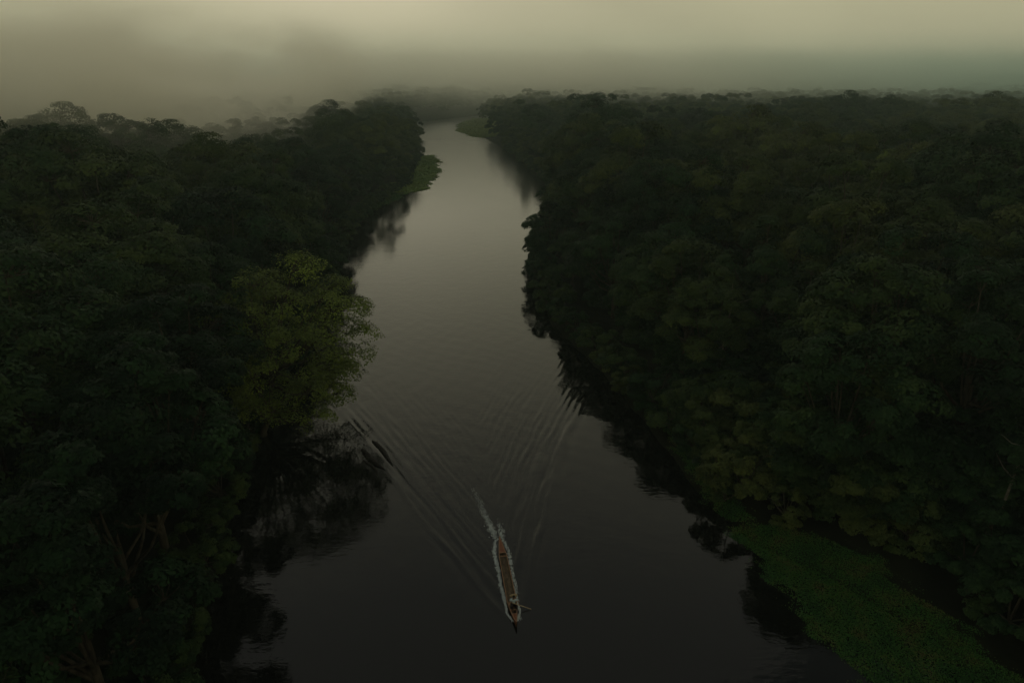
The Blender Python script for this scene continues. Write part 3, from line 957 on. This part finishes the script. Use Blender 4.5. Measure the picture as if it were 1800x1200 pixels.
def ball(name, c, rad, mat, parent, seg=14, rings=10, zmin=-1.0):
    bm = bmesh.new(); bmesh.ops.create_uvsphere(bm, u_segments=seg, v_segments=rings, radius=1)
    if zmin > -1: bmesh.ops.delete(bm, geom=[v for v in bm.verts if v.co.z < zmin], context='VERTS')
    for v in bm.verts: v.co = Vector((v.co.x * rad[0], v.co.y * rad[1], v.co.z * rad[2])) + Vector(c)
    for f_ in bm.faces: f_.smooth = True
    me = bpy.data.meshes.new(name); bm.to_mesh(me); bm.free()
    return link(name, me, mat, parent)
HC = Vector((0, -0.155, 1.0))
ball('hair', HC + Vector((0, 0.018, 0.02)), (0.088, 0.10, 0.115), M_HAIR, person, zmin=-0.25)
for sx in (-1, 1):
    ball('eye', HC + Vector((sx * 0.032, -0.082, 0.0)), (0.011, 0.008, 0.007), M_HAIR, person, 8, 6)
    ball('ear', HC + Vector((sx * 0.086, 0.0, -0.01)), (0.012, 0.02, 0.032), M_SKIN, person, 8, 6)
mb = MB(); mb.tube([HC + Vector((0, -0.08, 0.01)), HC + Vector((0, -0.10, -0.022)), HC + Vector((0, -0.08, -0.03))], [0.008, 0.014, 0.012], 6); mb.build('nose', M_SKIN, person, True)
mb = MB(); mb.tube([HC + Vector((-0.025, -0.078, -0.055)), HC + Vector((0, -0.085, -0.057)), HC + Vector((0.025, -0.078, -0.055))], [0.004, 0.007, 0.004], 6); mb.build('mouth', M_PANTS, person, True)
# straw hat pushed well back so the brim rings the head from behind
v, f = [], []
seg = 36
prof = [(0.0, 0.10), (0.05, 0.105), (0.085, 0.09), (0.10, 0.03), (0.105, 0.0), (0.18, 0.012), (0.28, 0.03), (0.28, 0.022), (0.17, 0.003), (0.10, -0.01)]
for (r_, z_) in prof:
    for k in range(seg):
        a = 2 * math.pi * k / seg
        v.append((math.cos(a) * max(r_, 0.001), math.sin(a) * max(r_, 0.001), z_ + 0.006 * math.sin(a * 3 + 1) * (r_ > 0.12)))
for i in range(len(prof) - 1):
    for k in range(seg):
        f.append((i * seg + k, i * seg + (k + 1) % seg, (i + 1) * seg + (k + 1) % seg, (i + 1) * seg + k))
hat = link('straw_hat', py_mesh('straw_hat', v, f, True), M_STRAW, person, HC + Vector((0, 0.085, 0.035)))
hat.rotation_euler = (R(-62), 0, 0)
# hands: palm and five separate bent fingers closed round the shaft
shaft_d = (RH - LH).normalized()
def hand(name, c, wrist, mir):
    c = Vector(c); back = (Vector(wrist) - c).normalized()
    ax = shaft_d; outw = back.cross(ax).normalized() * mir
    palm0 = c + back * 0.045
    V2 = [Vector(wrist), palm0 + outw * 0.012]; E2 = [(0, 1)]; R2 = [0.024, (0.020, 0.032)]
    for i, (off, ln) in enumerate(((-0.030, 0.92), (-0.010, 1.0), (0.010, 0.95), (0.029, 0.78))):
        kn = c + ax * off + outw * 0.024 + back * 0.012
        p1 = c + ax * off + outw * 0.020 - back * 0.022 * ln
        p2 = c + ax * off - back * 0.026 * ln - outw * 0.006
        p3 = c + ax * off - outw * 0.024 * ln - back * 0.006
        b_ = len(V2); V2 += [kn, p1, p2, p3]; E2 += [(1, b_), (b_, b_ + 1), (b_ + 1, b_ + 2), (b_ + 2, b_ + 3)]
        R2 += [0.0105, 0.009, 0.0085, 0.0075]
    b_ = len(V2)
    V2 += [c + back * 0.03 - outw * 0.012 - ax * 0.03, c - outw * 0.026 - ax * 0.034 + back * 0.006, c - outw * 0.022 - ax * 0.03 - back * 0.018]
    E2 += [(1, b_), (b_, b_ + 1), (b_ + 1, b_ + 2)]; R2 += [0.013, 0.011, 0.009]
    skin_obj(name, [tuple(p) for p in V2], E2, R2, M_SKIN, person, 0, 1)
hand('hand', LH, V_[9], 1)
hand('hand', RH, V_[12], 1)
# paddle
pad = empty('paddle', (0.10, 37.52, 0), BOAT_A)
tag(pad, 'wooden paddle angled out from the hands into the water', 'paddle')
g0 = RH + shaft_d * 0.10
tip = LH - shaft_d * 1.40
mb = MB(); mb.tube([g0, LH, LH - shaft_d * 0.95], [0.024, 0.025, 0.025], 10); mb.build('shaft', M_STRAW, pad, True)
mb = MB(); mb.tube([g0 + Vector((0, 0.05, 0)), g0 + Vector((0, -0.05, 0))], 0.02, 8); mb.build('grip', M_RIM, pad, True)
side = shaft_d.cross(Vector((0, 0, 1))).normalized()
v, f = [], []
nrm = shaft_d.cross(side).normalized()
for i in range(9):
    s_ = i / 8
    p = LH - shaft_d * (0.93 + 0.48 * s_)
    w_ = (0.02 + 0.075 * math.sin(min(1, s_ * 1.35) * math.pi / 2)) * (1 if s_ < 0.85 else 1 - 3.5 * (s_ - 0.85))
    th = 0.016 - 0.008 * s_
    for (sx, tz) in ((-1, 0), (0, 1), (1, 0), (0, -1)): v.append(p + side * w_ * sx + nrm * th * tz)
for i in range(8):
    for k in range(4): f.append((i * 4 + k, i * 4 + (k + 1) % 4, i * 4 + 4 + (k + 1) % 4, i * 4 + 4 + k))
f.append((3, 2, 1, 0)); f.append((32, 33, 34, 35))
link('blade', py_mesh('blade', v, f), M_LOG, pad)

# ------------------------------------------------------------------ drifting logs
def log(a, b_, r0, label, seed, zc):
    q = random.Random(seed)
    a = Vector((*a, zc)); b_ = Vector((*b_, zc - 0.02))
    c = (a + b_) / 2
    root = empty('log', (c.x, c.y, 0)); tag(root, label, 'log', 'dark logs drifting near the left bank')
    k = 22; seg = 10; v, f = [], []
    d = (b_ - a); L_ = d.length; d.normalize(); u = d.cross(Vector((0, 0, 1))).normalized(); w = Vector((0, 0, 1))
    for i in range(k + 1):
        s = i / k
        rr = r0 * (0.35 + 0.65 * math.sin(min(1, s * 3.2 + 0.12) * math.pi / 2)) * (1 if s < 0.55 else 1 - 0.85 * ((s - 0.55) / 0.45) ** 1.4)
        cc = a - c + Vector((0, 0, 0)) + d * L_ * s + u * 0.12 * math.sin(s * 5 + seed)
        cc.z = zc
        for j in range(seg):
            an = 2 * math.pi * j / seg
            nr = rr * (1 + q.uniform(-0.16, 0.16))
            v.append(cc + u * math.cos(an) * nr * 1.15 + w * math.sin(an) * nr * 0.55)
    for i in range(k):
        for j in range(seg): f.append((i * seg + j, i * seg + (j + 1) % seg, (i + 1) * seg + (j + 1) % seg, (i + 1) * seg + j))
    f.append(tuple(reversed(range(seg)))); f.append(tuple(k * seg + j for j in range(seg)))
    link('log_body', py_mesh('log_body', v, f), M_LOG, root)
    mb = MB(); p = a - c + d * L_ * 0.12; mb.tube([p, p + u * -0.22 + Vector((0, 0, 0.12)), p + u * -0.34 - d * 0.15 + Vector((0, 0, 0.2))], [0.06, 0.04, 0.02], 6)
    mb.build('branch_stub', M_LOG, root)
log((-14.1, 60.4), (-11.2, 55.9), 0.20, 'slender pointed dark log, outermost of those drifting by the left bank', 3, 0.05)
log((-14.9, 58.7), (-11.9, 54.9), 0.25, 'thick blunt dark log drifting between the slender log and shortest log', 5, 0.04)
log((-14.2, 56.8), (-12.4, 54.3), 0.14, 'shortest dark log, drifting nearest the left bank reflections', 8, 0.03)

# ------------------------------------------------------------------ pale dead trees standing up out of the canopy
def dead_tree(x, y, h, label, seed):
    q = random.Random(seed)
    z = float(ground_z(np.array([x]), np.array([y]))[0])
    root = empty('dead_tree', (x, y, z)); tag(root, label, 'dead tree')
    mb = MB(); mb.tube([(0, 0, -0.3), (0.1, 0, h * 0.5), (0.5, 0.2, h * 0.8), (0.3, 0.1, h)], [0.14, 0.10, 0.06, 0.02], 8); mb.build('trunk', M_DEAD, root, True)
    for k in range(4):
        a = q.uniform(0, 6.28); z0 = h * q.uniform(0.6, 0.9); L_ = q.uniform(1.2, 2.6)
        mb = MB(); mb.tube([(0.35, 0.12, z0), (0.35 + math.cos(a) * L_ * 0.5, 0.12 + math.sin(a) * L_ * 0.5, z0 + 0.2), (0.3 + math.cos(a) * L_, math.sin(a) * L_, z0 + 0.9)], [0.06, 0.04, 0.015], 6)
        mb.build('branch', M_DEAD, root, True)
dead_tree(22.9, 68.8, 13.4, 'pale leafless dead tree standing amid the right bank canopy', 4)
dead_tree(35.5, 41.5, 11.5, 'pale leafless forked dead tree above the near right shrubs', 6)

# ------------------------------------------------------------------ air: even haze, and fog lying on the canopy
def box_mesh(name, lo, hi):
    mb = MB()
    mb.box([(a + c) / 2 for a, c in zip(lo, hi)], [c - a for a, c in zip(lo, hi)])
    return py_mesh(name, mb.v, mb.f)

def vol_mat(name, color, density, aniso=0.2):
    m = bpy.data.materials.new(name); m.use_nodes = True
    n, l = m.node_tree.nodes, m.node_tree.links
    n.remove(n['Principled BSDF'])
    p = n.new('ShaderNodeVolumePrincipled')
    p.inputs['Color'].default_value = (*color, 1)
    p.inputs['Anisotropy'].default_value = aniso
    p.inputs['Density'].default_value = density
    l.new(p.outputs[0], n['Material Output'].inputs['Volume'])
    return m, n, l, p
hz, _, _, _ = vol_mat('haze', (0.80, 0.98, 0.92), 0.00040, 0.4)
tag(link('haze', box_mesh('haze', (-1160, -310, -6), (1160, 1260, 82)), hz), 'thin pale haze filling the air over the whole forest', kind='stuff')

def fog(name, lo, hi, color, dmax, yr, zr, thr, nscale, label, xr=None, far_color=None):
    m, n, l, p = vol_mat(name, color, 0.0, 0.72)
    geo = n.new('ShaderNodeTexCoord')
    sp = n.new('ShaderNodeSeparateXYZ'); l.new(geo.outputs['Object'], sp.inputs[0])
    nz = n.new('ShaderNodeTexNoise'); nz.inputs['Scale'].default_value = nscale; nz.inputs['Detail'].default_value = 3; nz.inputs['Roughness'].default_value = 0.55
    mp = n.new('ShaderNodeMapping'); mp.inputs['Scale'].default_value = (1, 0.7, 2.2)
    l.new(geo.outputs['Object'], mp.inputs[0]); l.new(mp.outputs[0], nz.inputs['Vector'])
    def ss(src, a, b_, lo_=0.0, hi_=1.0):
        r_ = n.new('ShaderNodeMapRange'); r_.interpolation_type = 'SMOOTHSTEP'
        for k_, v_ in zip(('From Min', 'From Max', 'To Min', 'To Max'), (a, b_, lo_, hi_)): r_.inputs[k_].default_value = v_
        l.new(src, r_.inputs[0]); return r_.outputs[0]
    def mulm(a, b_):
        q = n.new('ShaderNodeMath'); q.operation = 'MULTIPLY'; l.new(a, q.inputs[0])
        if isinstance(b_, float): q.inputs[1].default_value = b_
        else: l.new(b_, q.inputs[1])
        return q.outputs[0]
    cur = ss(nz.outputs['Fac'], thr[0], thr[1], thr[2], 1.0)
    for (a, b_, lo_, hi_) in yr: cur = mulm(cur, ss(sp.outputs['Y'], a, b_, lo_, hi_))
    for (a, b_, lo_, hi_) in zr: cur = mulm(cur, ss(sp.outputs['Z'], a, b_, lo_, hi_))
    for (a, b_, lo_, hi_) in (xr or []): cur = mulm(cur, ss(sp.outputs['X'], a, b_, lo_, hi_))
    cur = mulm(cur, float(dmax))
    l.new(cur, p.inputs['Density'])
    if far_color:      # teal cast of the light painted into the fog colour toward +X
        mx = n.new('ShaderNodeMix'); mx.data_type = 'RGBA'
        mx.inputs['A'].default_value = (*color, 1); mx.inputs['B'].default_value = (*far_color, 1)
        l.new(ss(sp.outputs['X'], 40, 420), mx.inputs['Factor'])
        l.new(mx.outputs['Result'], p.inputs['Color'])
    o = link(name, box_mesh(name, lo, hi), m)
    return tag(o, label, kind='stuff')
fog('fog_bank', (-1100, 325, 1), (1100, 1215, 76), (0.9995, 0.99, 0.92), 0.019, [(326, 570, 0.0, 1.0), (760, 1210, 1.0, 0.1)], [(6, 28, 0.15, 1.0), (18, 60, 1.0, 0.0)], (0.37, 0.60, 0.28), 0.013,
    'pale fog bank swallowing the forest beyond the river bend', [(120, 520, 1.0, 0.55)], (0.80, 0.96, 0.91))
fog('fog_wisp', (-430, 100, 8), (-50, 450, 58), (0.998, 0.975, 0.90), 0.055, [(105, 215, 0.0, 1.0), (380, 448, 1.0, 0.0)], [(5, 17, 0.0, 1.0), (34, 57, 1.0, 0.0)], (0.40, 0.60, 0.0), 0.018,
    'low fog drifting over the left bank canopy', [(-428, -380, 0.0, 1.0), (-110, -55, 1.0, 0.0)])

print('built in', round(time.time() - T0, 1), 's')
